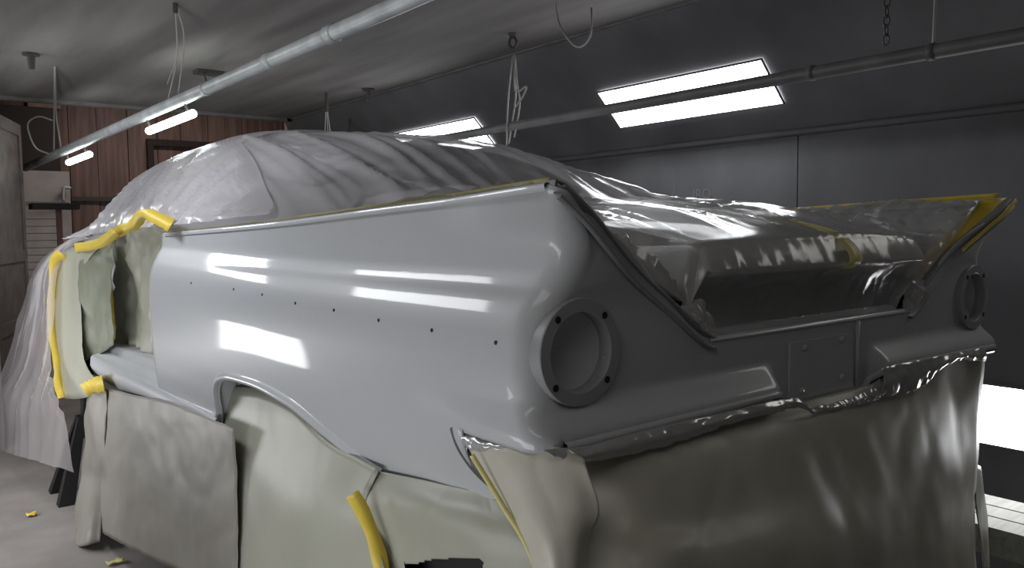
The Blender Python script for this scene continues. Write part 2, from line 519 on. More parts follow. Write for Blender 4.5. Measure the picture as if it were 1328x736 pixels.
# hook on the ceiling over the pipe with its clamp
q = PZ(270, 92, HC); c = on_pipe(268)
hk = empty('pipe_hanger', 'rusty ceiling bracket holding the thick pipe', 'bracket', q)
MB().box((q.x - .09, q.y - .06, HC - .025), (q.x + .09, q.y + .06, HC)).build('ceiling_plate', M_IRON, hk)
MB().tube([q - Vector((0.03, 0, .02)), c + Vector((0, 0, .036))], 0.006, 6).build('hanger_rod', M_IRON, hk)
d = PD.normalized()
MB().tube([c - d * .012, c + d * .012], 0.041, 12).build('ring_clamp', M_PIPE, hk, smooth=True)

# hanging wires
t1_ = PZ(227, 4, HC); e1 = on_pipe(218, 0.03); e2 = on_pipe(231, 0.03)
rw = empty('hanging_wires', 'pair of thin pale wires from ceiling to thick pipe, left of the bracket', 'wire', t1_)
MB().tube(spline([t1_, (t1_ + e1) / 2 + Vector((.03, 0, 0)), e1], 16), 0.004, 5).build('wire', M_WIRE, rw, smooth=True)
MB().tube(spline([t1_, (t1_ * 2 + e2) / 3 + Vector((.04, 0, 0)), e2], 16), 0.004, 5).build('wire', M_WIRE, rw, smooth=True)
MB().tube(spline([t1_, (t1_ + e2) / 2 + Vector((.0, 0, 0)), e1 + Vector((0, 0, .1))], 16), 0.003, 5).build('wire', M_WIRE, rw, smooth=True)
MB().tube([t1_, t1_ - Vector((0, 0, .05))], 0.012, 6).build('hook', M_IRON, rw)
t2_ = PZ(71, 86, HC); e1 = on_pipe(70, 0.03); e2 = on_pipe(79, 0.03)
rw = empty('hanging_wires', 'tangled white wires with a big loop, far left above the door', 'wire', t2_)
dmid = (e1 - Vector((0, 0, EYE))).length


def PD_(px, py, dist): return Vector((0, 0, EYE)) + ray(px, py) * dist


MB().tube(spline([t2_, PD_(70, 140, dmid), e1], 16), 0.007, 5).build('wire', M_WIRE, rw, smooth=True)
MB().tube(spline([t2_, PD_(73, 150, dmid), e2], 16), 0.007, 5).build('wire', M_WIRE, rw, smooth=True)
MB().tube(spline([PD_(x_, y_, dmid) for x_, y_ in ((68, 156), (50, 151), (36, 160), (40, 180), (48, 193), (62, 199), (68, 204))], 30), 0.007, 5).build('wire_loop', M_WIRE, rw, smooth=True)
t3 = PZ(423, 120, HC)
rw = empty('hanging_wires', 'three thin wires dropping from the ceiling behind the car roof', 'wire', t3)
for k in (-4, 1, 5):
    MB().tube(spline([t3, t3 + Vector((k * .003, 0, -.22)), t3 + Vector((k * .008, -k * .01, -.62))], 10), 0.004, 5).build('wire', M_WIRE, rw, smooth=True)
MB().tube([t3, t3 - Vector((0, 0, .16))], 0.014, 6).build('hook', M_IRON, rw)


def chain(top, length, label, link_len=0.045):
    root = empty('hanging_chain', label, 'chain', top)
    n = int(length / (link_len * 0.78))
    for k in range(n):
        cpt = Vector(top) - Vector((0, 0, (k + .5) * link_len * 0.78))
        ax = Vector((1, 0, 0)) if k % 2 else Vector((0, 1, 0))
        pts = [cpt + ax * (0.012 * math.cos(t)) + Vector((0, 0, link_len / 2 * math.sin(t))) for t in [2 * math.pi * i / 10 for i in range(11)]]
        MB().tube(pts, 0.0035, 4, cap=False).build('chain_link', M_IRON, root, smooth=True)


chain(PZ(453, 142, HC - 0.03), 0.34, 'thin chain hanging behind the car roof beside the wires')
cb = PX(1150, 10, 3.05)
chain(Vector((cb.x, cb.y, HC)), HC - PX(1150, 62, 3.05).z, 'short loose chain hanging at upper right')

t5 = PZ(665, 43, HC)
rw = empty('ceiling_hook', 'iron eye hook with a tangle of pale wires down to the thin pipe', 'hook', t5)
MB().tube([t5, t5 - Vector((0, 0, .02))], [0.03, 0.02], 8).build('hook_base', M_IRON, rw)
cc = t5 - Vector((0, 0, .055))
MB().tube([cc + Vector((.022 * math.cos(t) * .6, -.022 * math.cos(t) * .8, .032 * math.sin(t))) for t in [2 * math.pi * i / 14 for i in range(15)]], 0.009, 6, cap=False).build('hook_eye', M_IRON, rw, smooth=True)
b5 = t5 - Vector((0, 0, .09))
pz = PX(665, 176, RX)
for k, pts in enumerate((((667, 70), (669, 120), (664, 160), (660, 186)), ((668, 75), (671, 110), (674, 135), (667, 178)),
                         ((668, 75), (668, 118), (682, 112), (678, 125), (668, 140)), ((665, 72), (659, 130), (657, 188)))):
    MB().tube(spline([PX(a_, b_, RX - .01 * k) for a_, b_ in pts], 22), 0.0045, 5).build('wire', M_WIRE, rw, smooth=True)
wire('hanging_wire', [PZ(718, -25, HC), PX(724, 25, 2.5), PX(738, 52, 2.5), PX(752, 61, 2.5), PX(766, 45, 2.5), PX(767, 10, 2.5)],
     'loose white wire loop hanging from the ceiling near the top centre', 0.0045)
q = PX(1210, 78, RX)
wire('hanging_wire', [Vector((RX, q.y, HC)), Vector((RX + .01, q.y, (HC + RZ) / 2)), Vector((RX, q.y, RZ + .02))],
     'straight wire from ceiling to thin pipe clamp at upper right', 0.005)

# ================================================================ BACKGROUND THINGS (left)
dl = empty('panel_door', 'weathered grey panelled door leaf standing open at the left edge', 'door', (0.76, 7.6, 0))
A0, B0 = Vector((0.60, 7.15, 0)), PX(34, 300, 0.93); B0.z = 0
du = (B0 - A0); L = du.length; du.normalize(); dn = Vector((-du.y, du.x, 0))
Rm = Matrix((du, dn, Vector((0, 0, 1)))).transposed()
DH = PX(33, 157, 0.93).z
mb = MB()
for lo, hi in (((0, 0, 0), (0.09, .045, DH)), ((L - 0.09, 0, 0), (L, .045, DH))): mb.box(lo, hi, Rm, A0)
mb.build('stile', M_DOORP, dl)
zs = [0.0, 0.9, 1.55, 1.95, DH]
mb = MB()
for z in (0.0, 0.85, 1.42, DH - .1): mb.box((0.09, 0, z), (L - .09, .045, z + 0.1), Rm, A0)
mb.build('rail', M_DOORP, dl)
for z0, z1 in ((0.1, 0.85), (0.95, 1.42), (1.52, DH - .1)):
    MB().box((0.09, .012, z0), (L - .09, .03, z1), Rm, A0).build('door_panel', M_DOORP, dl)

YS = 9.6
def bxp(px0, py0, px1, py1, Y, dep, zmin=None):
    a = PY(px0, py0, Y); b = PY(px1, py1, Y)
    return (min(a.x, b.x), Y, min(a.z, b.z) if zmin is None else zmin), (max(a.x, b.x), Y + dep, max(a.z, b.z))


lo, hi = bxp(-10, 128, 86, 215, YS, 0.6, 0.0)
tag(MB().box((lo[0], YS + .35, 0), hi).build('dark_wardrobe', M_WOOD_D), 'tall nearly black storage unit behind the white cabinet', 'storage')
bo = bpy.data.objects['dark_wardrobe']
lo2, hi2 = bxp(36, 128, 80, 152, YS + .36, .3)
hh = hi2[2] - lo2[2]
tag(MB().box((lo2[0], YS + .38, hi[2]), (hi2[0], YS + .7, hi[2] + hh)).build('cardboard_box', M_CARD), 'brown cardboard box on top of the dark storage unit', 'box')
wc = empty('white_cabinet', 'dull white enamel cabinet with slatted lower front, behind the car', 'cabinet', (PY(64, 300, YS).x, YS, 0))
lo, hi = bxp(20, 220, 92, 262, YS, .33, 0.0)
MB().box((lo[0], YS + .02, 0), hi).build('carcass', M_WHITE, wc)
lo1, hi1 = bxp(22, 222, 91, 262, YS, .02)
MB().box(lo1, (hi1[0], YS + .018, hi1[2])).build('cabinet_door', M_WHITE, wc)
za = PY(60, 275, YS).z
for k in range(10):
    z1 = za - k * 0.075
    MB().box((lo[0] + .01, YS - .004, z1 - .068), (hi[0] - .12, YS + .018, z1)).build('slat', M_WHITE, wc)
sh = empty('wall_shelf', 'dark narrow shelf board in front of the white cabinet', 'shelf', PY(75, 266, YS - .5))
lo, hi = bxp(42, 263, 104, 271, YS - .6, .3)
MB().box(lo, hi).build('shelf_board', M_WOOD_D, sh)
a = PY(76, 271, YS - .45)
MB().box((a.x - .025, a.y - .02, 0), (a.x + .025, a.y + .02, lo[2])).build('post', M_COPPER, sh)
pts = [PY(x_, y_, YS - .04) for x_, y_ in ((92, 244), (84, 243), (82, 248), (82, 262))]
tag(MB().tube(spline(pts, 12), 0.014, 8).build('bent_pipe', M_PIPE, smooth=True), 'thin bent grey pipe on the white cabinet', 'pipe')

# bench at the right
bn = empty('slatted_bench', 'low pale slatted bench against the right wall', 'bench', (3.45, 1.35, 0))
bz = 0.505
bx0, bx1 = 3.22, 3.62
y1b = 1.48
for k in range(3):
    a0 = bx0 + k * (bx1 - bx0) / 3
    MB().box((a0 + .006, 0.55, bz - .025), (a0 + (bx1 - bx0) / 3 - .006, y1b, bz)).build('plank', M_BENCH, bn)
MB().box((bx0 + .01, 0.57, bz - .11), (bx0 + .035, y1b - .02, bz - .026)).build('apron', M_BENCH, bn)
MB().box((bx1 - .035, 0.57, bz - .11), (bx1 - .01, y1b - .02, bz - .026)).build('apron', M_BENCH, bn)
for yy in (0.6, y1b - .08):
    for xx in (bx0 + .036, bx1 - .08):
        MB().box((xx, yy, 0), (xx + .04, yy + .05, bz - .026)).build('leg', M_BENCH, bn)


# faint chalk letters on the right wall
M_CHALK = mat('faint_chalk', (0.19, 0.195, 0.195), rough=0.8)
for txt, px_, py_, sz in (('IRO', 898, 258, .085), ('/', 872, 254, .11)):
    tc_ = bpy.data.curves.new('chalk_mark', 'FONT'); tc_.body = txt; tc_.size = sz; tc_.extrude = 0.0004
    to_ = bpy.data.objects.new('chalk_mark', tc_); C.objects.link(to_)
    dg = bpy.context.evaluated_depsgraph_get()
    me_ = bpy.data.meshes.new_from_object(to_.evaluated_get(dg)); bpy.data.objects.remove(to_)
    p_ = PX(px_, py_, XW - .002)
    Rr = Matrix(((0, 0, -1), (-1, 0, 0), (0, 1, 0)))
    mesh('chalk_mark', [Rr @ v.co + p_ for v in me_.vertices], [tuple(f.vertices) for f in me_.polygons], M_CHALK, wr, smooth=False)

# ================================================================ CAR
REAR_O = [(-.62, -.06), (-.55, -.03), (-.45, -.004), (-.35, .010), (-.26, .016), (-.20, .012), (-.165, .002), (-.13, -.016),
          (-.10, -.036), (-.065, -.046), (-.02, -.044), (.03, -.041), (.08, -.036)]
FRONT_O = [(-.80, -.06), (-.70, -.03), (-.55, -.008), (-.40, .0), (-.25, .0), (-.18, -.004), (-.135, -.016), (-.10, -.032), (-.05, -.056), (.02, -.062), (.08, -.064)]
BASE = [(1.0, .925), (1.6, .952), (2.3, .972), (3.5, .982), (4.7, .985), (6.0, .96), (6.9, .90)]
FIN = [(1.0, .076), (1.58, .054), (2.27, .027), (3.43, .0), (3.7, -.004), (4.7, -.03), (6.0, -.07), (6.9, -.12)]


def wside(Y, e):
    f = 1 - sstep(1.5, 3.7, Y)
    o = interp(FRONT_O, e) * (1 - f) + interp(REAR_O, e) * f
    flare = .022 * sstep(-.31, -.37, e) * (1 - sstep(1.15, 1.5, Y)) * sstep(-.52, -.40, e)
    return interp(BASE, Y) + o + flare + .050 * (1 - sstep(1.0, 1.5, Y)) * sstep(-.04, .08, e)


def fin_e(Y): return interp(FIN, Y)


TOPX = [(0, -.240), (.405, -.240), (.44, -.235), (.48, -.215), (.54, -.172), (.70, -.07), (.88, .045), (.93, .076)]


def top_x(ax): return interp(TOPX, ax)


def yrear(ax, e):
    return 1.07 - .07 * sstep(-.16, .075, e) * sstep(.40, .9, ax) - .045 * sstep(-.305, -.375, e) * sstep(.20, .25, ax)


BOT = [(1.297, -.538), (1.303, -.538), (1.62, -.588), (1.72, -.578), (1.9, -.535), (2.11, -.483), (2.34, -.466), (2.55, -.473), (2.68, -.497),
       (2.735, -.535), (2.77, -.62), (2.80, -.72), (3.52, -.70)]
BOTX = [(0, -.435), (.16, -.435), (.185, -.432), (.235, -.384), (.26, -.378), (.93, -.385)]


def lin(tab, x):
    if x <= tab[0][0]: return tab[0][1]
    for (x0, y0), (x1, y1) in zip(tab[:-1], tab[1:]):
        if x <= x1: return y0 + (y1 - y0) * (x - x0) / (x1 - x0)
    return tab[-1][1]


def rad(e): return .055 - .03 * sstep(-.05, .07, e)


def body_point(kind, u, e):
    ye = yrear(.9, e); r = rad(e)
    if kind == 's':
        Y = ye + r + (u - 1.13) * (3.52 - ye - r) / (3.52 - 1.13)
        return (-wside(Y, e), Y, e)
    w0 = wside(ye + r, e)
    if kind == 'c':
        return (-(w0 - r) - r * math.cos(u), ye + r - r * math.sin(u), e)
    x = -(w0 - r) * (1 - u)
    return (x, yrear(abs(x), e), e)


def body_cols():
    cols = []
    ys = [3.52 - k * .03 for k in range(24)] + [2.805 - k * .008 for k in range(16)] + [2.675 - k * .03 for k in range(46)] + [1.303, 1.297]
    ys = sorted({round(y, 4) for y in ys if y >= 1.297}, reverse=True)
    ys += [1.27, 1.24, 1.21, 1.18, 1.155, 1.13]
    for y in ys: cols.append(('s', y, fin_e(y), interp(BOT, y) if not 1.297 < y < 1.303 else -.538))
    for k in range(1, 9):
        t = math.pi / 2 * k / 8
        ax = .925 - .055 * (1 - math.cos(t))
        cols.append(('c', t, .076 - (.012) * k / 8, -.538))
    n = 74
    for k in range(1, n + 1):
        u = k / n; ax = .87 * (1 - u)
        cols.append(('r', u, min(top_x(ax), .062), -.538))
    return cols


def W3(x, y, e): return Vector((XC + x, y, EYE + e))


car = empty('car', 'grey primed finned classic car body masked with film and paper, raised on stands', 'car', (XC, 3.5, 0))
cols = body_cols()
NR = 76
half = []
DEAD = []
for kind, u, t, b in cols:
    lim = -9 if (kind == 's' and u > 1.30) else (-.39 if kind in 'sc' else lin(BOTX, .87 * (1 - u)))
    es = [t + (b - t) * (i / (NR - 1)) for i in range(NR)]
    DEAD.append([e < lim for e in es])
    half.append([body_point(kind, u, max(e, lim)) for e in es])
DEAD = DEAD + DEAD[-2::-1]
full = half + [[(-p[0], p[1], p[2]) for p in c] for c in half[-2::-1]]
ncol = len(full)
V = [W3(*full[j][i]) for i in range(NR) for j in range(ncol)]
TL = Vector((.83, 0, -.225))


def in_lamp(c):
    return c.y < 1.2 and math.hypot(abs(c.x - XC) - .83, c.z - EYE + .225) < .079


faces = []
for f in grid_faces(NR, ncol):
    dead = [DEAD[i % ncol][i // ncol] for i in f]
    if sum(dead) == 4 or dead[0] or dead[1]: continue
    cols_ = [i % ncol for i in f]
    if any(dead) and not (dead[2] and dead[3]): continue
    if in_lamp(sum((V[i] for i in f), Vector()) / 4): continue
    faces.append(f)
mesh('quarter_panel', V, faces, M_PAINT, car, solid=0.004, off=1.0)


def sweep(name, path, prof, m, parent, frame, closed=False, **k):
    """prof: list of (a, b) offsets; frame(i) -> (A, B) axes at path point i"""
    V = []; n = len(prof)
    for i, p in enumerate(path):
        A, B = frame(i)
        for a, b in prof: V.append(Vector(p) + A * a + B * b)
    return mesh(name, V, grid_faces(len(path), n), m, parent, **k)


# trim channel along the top of each fin
for sx in (-1, 1):
    path = []; n = 60
    for k in range(n):
        y = 3.47 - (3.47 - 1.02) * k / (n - 1); e = fin_e(y)
        path.append(W3(sx * wside(y, e), y, e))
    sweep('trim_channel', path, [(.006, -.012), (.008, .0), (.004, .003), (-.004, .003), (-.006, -.004), (-.016, -.004), (-.018, .008), (-.024, .008), (-.026, -.01)],
          M_PAINT, car, lambda i, s=sx: (Vector((s, 0, 0)), Vector((0, 0, 1))))
    # dark clip slots in the channel
    for y in (1.28, 1.4, 1.62, 1.85, 2.1, 2.45, 2.8):
        e = fin_e(y); p = W3(sx * (wside(y, e) - .011), y, e - .003)
        MB().box(p - Vector((.004, .012, .001)), p + Vector((.004, .012, .003))).build('clip_slot', M_DARK, car)
    # recessed channel down the rear edge of the fin
    path = []; n = 46
    for k in range(n):
        ax = .925 - (.925 - .43) * k / (n - 1)
        e = top_x(ax); path.append(W3(sx * ax, yrear(ax, e), e))

    def fr(i, P=path):
        d = (P[min(i + 1, len(P) - 1)] - P[max(i - 1, 0)]); d.y = 0; d.normalize()
        nn = Vector((-d.z, 0, d.x))
        if nn.z < 0: nn = -nn
        return nn, Vector((0, 1, 0))
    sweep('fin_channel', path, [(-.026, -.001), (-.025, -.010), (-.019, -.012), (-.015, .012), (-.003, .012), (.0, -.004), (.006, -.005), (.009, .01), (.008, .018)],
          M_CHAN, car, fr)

# tail light rings
for sx, lab in ((-1, None), (1, None)):
    c = W3(sx * .83, 0, -.225)
    prof = [(.100, 1.15), (.100, 1.057), (.0985, 1.0545), (.0755, 1.0545), (.0742, 1.056), (.074, 1.062), (.073, 1.10), (.071, 1.15)]
    n = 48; V = []
    for r, y in prof:
        for k in range(n):
            t = 2 * math.pi * k / n
            V.append(Vector((c.x + r * math.cos(t), y, c.z + r * 1.0 * math.sin(t))))
    f = []
    for i in range(len(prof) - 1):
        for k in range(n):
            f.append((i * n + k, i * n + (k + 1) % n, (i + 1) * n + (k + 1) % n, (i + 1) * n + k))
    ring = mesh('tail_light_ring', V, f, M_RING, car)
    es = ring.modifiers.new('edges', 'EDGE_SPLIT'); es.split_angle = math.radians(28)
    # shallow dark cone behind the opening
    V = []
    prof = [(.0735, 1.085), (.05, 1.10), (.03, 1.112), (.001, 1.118)]
    for r, y in prof:
        for k in range(n):
            t = 2 * math.pi * k / n
            V.append(Vector((c.x + r * math.cos(t), y, c.z + r * math.sin(t))))
    f = []
    for i in range(len(prof) - 1):
        for k in range(n):
            f.append((i * n + k, i * n + (k + 1) % n, (i + 1) * n + (k + 1) % n, (i + 1) * n + k))
    mesh('lamp_bowl', V, f, M_PAINT, ring)
    for a in (48, 132, 222, 318):
        t = math.radians(a)
        p = Vector((c.x + .0862 * math.cos(t), 1.0535, c.z + .0862 * math.sin(t)))
        MB().tube([p, p + Vector((0, .004, 0))], .0068, 10).build('screw_hole', M_BLACK, ring, smooth=False)

# lower rear crease: folded lip below the panel
path = []
for k in range(90):
    x = -.90 + 1.80 * k / 89
    e = lin(BOTX, abs(x)); path.append(W3(x, yrear(abs(x), e), e))
sweep('rear_lip', path, [(.004, .011), (-.007, .009), (-.008, -.002), (-.002, -.016), (.02, -.022), (.06, -.024)], M_PAINT, car, lambda i: (Vector((0, 1, 0)), Vector((0, 0, 1))))
sweep('lip_seam', path, [(-.004, -.004), (-.0095, -.005), (-.0095, -.009), (-.003, -.012)], M_DARK, car, lambda i: (Vector((0, 1, 0)), Vector((0, 0, 1))))
# quarter end flange left and right (dark curved edge by the bumper cut-out)
for sx in (-1, 1):
    pts = [(1.30, -.392), (1.288, -.43), (1.262, -.467), (1.225, -.494), (1.18, -.506), (1.15, -.508)]
    pth = spline([W3(sx * (wside(max(y, 1.2), e) - .0), y, e) for y, e in pts], 30)
    V = []
    for k, p in enumerate(pth):
        wv = .010 + .022 * math.sin(math.pi * min(1, (k + 6) / 34)) ** 1
        V += [p + Vector((sx * .001, 0, 0)), p + Vector((sx * .0, -wv * .6, wv * .45)), p + Vector((-sx * .05, -wv * .6, wv * .5))]
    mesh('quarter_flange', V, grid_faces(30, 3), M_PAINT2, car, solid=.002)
    # the strip of flank between the straight body edge and the flange
    V = []
    for p in pth:
        bot = -.538 + (1.30 - p.y) * (.03 / .15)
        q = W3(sx * wside(1.3, bot), p.y, bot)
        V += [p, (p + q) / 2, q]
    mesh('quarter_tip', V, grid_faces(30, 3), M_PAINT, car)

# wheel arch lips
for sx in (-1, 1):
    ay = [1.66 + (2.79 - 1.66) * k / 70 for k in range(71)]
    path = [W3(sx * wside(y, interp(BOT, y)), y, interp(BOT, y)) for y in ay]

    def fr(i, P=path, s=sx):
        d = (P[min(i + 1, len(P) - 1)] - P[max(i - 1, 0)]); d.x = 0; d.normalize()
        return Vector((s, 0, 0)), Vector((0, -d.z, d.y))
    sweep('wheel_arch_lip', path, [(-.06, -.004), (.004, -.004), (.012, .0), (.014, .008), (.011, .018), (.002, .028), (-.003, .03)], M_PAINT, car, fr)

for sx in (-1, 1):
    V = []
    for k in range(24):
        y = 1.7 + (2.76 - 1.7) * k / 23
        e = interp(BOT, y)
        V += [W3(sx * (wside(y, e) - .055), y, e + .02), W3(sx * (wside(y, e) - .09), y, e - .03), W3(sx * (wside(y, e) - .12), y, e - .25)]
    mesh('inner_fender', V, grid_faces(24, 3), M_PAINT, car)
# trunk rear gutter
path = [W3(-.445 + .89 * k / 30, 0, 0) for k in range(31)]
sweep('boot_gutter', path, [(1.066, -.243), (1.068, -.234), (1.084, -.233), (1.088, -.242), (1.112, -.243), (1.117, -.229), (1.135, -.227), (1.16, -.25), (1.17, -.36)],
      M_PAINT, car, lambda i: (Vector((0, 1, 0)), Vector((0, 0, 1))))
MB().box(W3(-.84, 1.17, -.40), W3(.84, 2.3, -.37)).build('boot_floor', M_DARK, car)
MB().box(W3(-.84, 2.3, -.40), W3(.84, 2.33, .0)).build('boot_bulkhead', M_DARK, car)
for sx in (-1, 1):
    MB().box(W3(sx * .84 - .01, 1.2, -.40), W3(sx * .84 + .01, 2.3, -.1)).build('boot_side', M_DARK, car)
# licence plate panel, its seam ridge and screws
MB().box(W3(-.15, 1.0655, -.415), W3(.135, 1.0725, -.275)).build('plate_panel', M_PAINT, car)
MB().tube([W3(.155, 1.066, -.245), W3(.155, 1.066, -.418)], .006, 8).build('panel_seam', M_PAINT, car, smooth=True)
for x, e in ((-.09, -.292), (.075, -.287), (.08, -.385), (-.10, -.395)):
    p = W3(x, 1.066, e)
    MB().tube([p, p - Vector((0, .005, 0))], [.010, .005], 8).build('plate_clip', M_PAINT, car, smooth=True)
# clip holes along the flank
for px, py in ((248, 367), (303, 375), (340, 382), (383, 393), (433, 402), (491, 415), (560, 428), (643, 444)):
    X = .85
    for _ in range(12):
        p = PX(px, py, X); X = XC - wside(p.y, p.z - EYE)
    p = PX(px, py, X)
    MB().tube([p + Vector((.003, 0, 0)), p - Vector((.0012, 0, 0))], .0042, 8).build('clip_hole', M_BLACK, car)

# door sill and jamb
for sx in (-1, 1):
    path = [W3(0, 2.775 + (4.95 - 2.775) * k / 30, -.035 * sstep(3.4, 4.9, 2.8 + (4.95 - 2.8) * k / 30)) for k in range(31)]
    sweep('door_sill', path, [(sx * .78, -.585), (sx * .87, -.59), (sx * .875, -.63), (sx * .955, -.642), (sx * .968, -.655), (sx * .972, -.70), (sx * .95, -.76), (sx * .80, -.78)],
          M_PAINT, car, lambda i: (Vector((1, 0, 0)), Vector((0, 0, 1))))
    V = []
    for k in range(24):
        e = -.01 - .66 * k / 23
        wv = wside(3.52, e)
        V += [W3(sx * wv, 3.52, e), W3(sx * (wv - .012), 3.535, e), W3(sx * (wv - .10), 3.54, e), W3(sx * (wv - .11), 3.58, e), W3(sx * (wv - .22), 3.6, e)]
    mesh('door_jamb', V, grid_faces(24, 5), M_PAINT, car)
for sx in (-1, 1): MB().box(W3(sx * .80, 2.778, -.775), W3(sx * .955, 2.80, -.60)).build('sill_end', M_PAINT, car)
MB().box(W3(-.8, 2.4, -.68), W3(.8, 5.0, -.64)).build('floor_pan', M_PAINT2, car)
for sx in (-1, 1):
    MB().box(W3(sx * .6 - .05, 1.5, -.86), W3(sx * .6 + .05, 6.6, -.681)).build('chassis_rail', M_BLACK, car)
MB().box(W3(-.72, 1.35, -.72), W3(.72, 2.0, -.42)).build('tear_dark_block', M_BLACK, car)  # black block added under the tail to darken the view through the tear

# front body under the film
prof = [(0, -.02), (.45, -.03), (.70, -.03), (.86, -.02), (.95, -.06), (.985, -.14), (.985, -.35), (.97, -.6), (.93, -.74)]
V = []; ny = 16
fullp = [(-a, b) for a, b in prof[::-1]] + prof[1:]
for k in range(ny):
    y = 5.6 + (6.85 - 5.6) * k / (ny - 1)
    s = interp(BASE, y) / .985 * (1 if k < ny - 1 else .94); dz = fin_e(y) + .0
    for a, b in fullp: V.append(W3(a * s, y, b + dz * (1 if b > -.3 else .2)))
f = grid_faces(ny, len(fullp)); f.append(tuple((ny - 1) * len(fullp) + j for j in range(len(fullp)))); f.append(tuple(range(len(fullp)))[::-1])
mesh('front_body', V, f, M_PAINT, car)

# ---- roof and deck surface
ZCT = [(1.075, -.026), (1.3, .02), (1.67, .062), (1.9, .09), (2.06, .14), (2.42, .275), (2.63, .33), (3.3, .425), (3.9, .475), (4.5, .465), (4.9, .42), (5.1, .355), (5.35, .23), (5.65, .09), (5.9, .02)]
GUT = [(1.07, -.165), (1.3, -.11), (1.6, -.05), (1.9, .0), (2.1, .03)]


def deck(ax, Y, wd, fe):
    z = interp(ZCT, Y)
    hw = .47 + .10 * sstep(1.1, 2.0, Y)
    if ax <= hw: return z - .012 * (ax / hw) ** 2
    g = interp(GUT, Y)
    tw = .03 + .07 * sstep(1.2, 1.9, Y)
    k = sstep(hw, hw + tw, ax)
    if ax < hw + tw: return (z - .012) * (1 - k) + g * k
    t = (ax - hw - tw) / max(1e-6, wd - hw - tw)
    return g + (fe - g) * t


def roof_e(c, Y):
    wd = wside(Y, fin_e(Y)) - .012 if Y < 3.6 else .90
    fe = fin_e(Y) + .004 if Y < 3.6 else fin_e(Y) + .01
    ax = abs(c) * wd
    n = 1.8 + 2.2 * sstep(2.4, 3.7, Y) - .6 * sstep(5.0, 5.8, Y)
    r = fe + (interp(ZCT, Y) - fe) * (1 - abs(c) ** n)
    t = sstep(1.7, 2.4, Y)
    d = deck(ax, Y, wd, fe) if t < 1 else 0
    return c * wd, d * (1 - t) + r * t


# roof metal
V = []; ny, nx = 40, 33
for i in range(ny):
    y = 2.62 + (4.95 - 2.62) * i / (ny - 1)
    for j in range(nx):
        c = (-1 + 2 * j / (nx - 1)) * (.80 if y > 3.5 else .80 - .12 * (3.5 - y) / .9)
        x, e = roof_e(c, y); V.append(W3(x, y, e - .02))
mesh('roof', V, grid_faces(ny, nx), M_PAINT, car, solid=.02)
for sx in (-1, 1):
    b0 = roof_e(sx * .80, 4.9); b1 = roof_e(sx * .80, 3.55)
    MB().tube([W3(b0[0], 4.9, b0[1] - .03), W3(sx * .84, 5.6, .0)], .025, 8).build('windscreen_pillar', M_PAINT, car, smooth=True)
    V = []
    for k in range(12):
        t = k / 11
        for s in (0, 1):
            y = (3.55 - .75 * s) + (-.1 + .1 * s) * t
            bx = roof_e(sx * .80, y); q = W3(sx * .89, y - .18 * t, fin_e(y) - .005)
            p = W3(bx[0], y, bx[1] - .02)
            V.append(p.lerp(q, t) + Vector((sx * .05 * math.sin(math.pi * t) * .6 - sx * .012, 0, 0)))
    mesh('rear_pillar', V, grid_faces(12, 2), M_PAINT, car, solid=.01)
# boot lid
V = []; ny, nx = 24, 21
for i in range(ny):
    y = 1.094 + (2.0 - 1.094) * i / (ny - 1)
    hw = .465 + .10 * sstep(1.1, 2.0, y)
    for j in range(nx):
        x = (-1 + 2 * j / (nx - 1)) * hw
        V.append(W3(x, y, deck(abs(x) * .999, y, .92, .05) - .008))
n0 = ny * nx
lipf = grid_faces(ny, nx)
for (yy, ee) in ((1.084, -.062), (1.070, -.086), (1.16, -.13), (1.8, -.06)):
    for j in range(nx):
        x = (-1 + 2 * j / (nx - 1)) * .462; V.append(W3(x, yy, ee))
for r in range(4):
    a = 0 if r == 0 else n0 + (r - 1) * nx
    b = n0 + r * nx
    for j in range(nx - 1): lipf.append((a + j + 1, a + j, b + j, b + j + 1))
mesh('boot_lid', V, lipf, M_PAINT, car)

# ================================================================ FILM OVER ROOF AND BOOT
def film_disp(p, k):
    q = Vector((p.x * 6.5 - p.y * 1.6 + .5 * math.sin(p.y * 2.0), p.y * .35, k * 3.0))
    r1 = max(0, 1 - abs(noise.noise(q)) * 2.2); r2 = max(0, 1 - abs(noise.noise(q * 2.3)) * 2.2)
    return r1 ** 3 * .014 + r2 ** 3 * .006 + noise.noise(p * 9) * .002


ys = [1.076 + .02 * k for k in range(16)] + [1.40 + .035 * k for k in range(66)]
ys = [y for y in ys if y <= 3.62]
nx = 141
V = []
for y in ys:
    for j in range(nx):
        c = -1 + 2 * j / (nx - 1)
        x, e = roof_e(c, y)
        p = W3(x, y, e + .006)
        g = (1 - abs(c) ** 8) * sstep(1.08, 1.35, y)
        cr_ = sstep(.50, .56, abs(x)) * (1 - sstep(.86, .91, abs(x))) * (1 - sstep(1.5, 1.9, y))
        q = Vector((p.x * 9, p.y * 9 + p.x * 5, 2.2))
        kk = max(0, 1 - abs(noise.noise(q)) * 2) ** 2 * .026 + max(0, 1 - abs(noise.noise(q * 2.2)) * 2) ** 2 * .016
        V.append(p + Vector((0, -.4 * kk * cr_, film_disp(p, 1.0) * 1.6 * g + kk * cr_)) + Vector((math.copysign(kk * .9, x) * sstep(.468, .48, abs(x)) * (1 - sstep(.50, .56, abs(x))), 0, 0)))
row0 = list(range(nx))
drop = [(1.0745, -.030), (1.072, -.033), (1.065, -.045), (1.055, -.065), (1.046, -.084), (1.044, -.092), (1.047, -.096), (1.08, -.104), (1.115, -.14), (1.13, -.18), (1.14, -.225), (1.12, -.236)]
extra = []
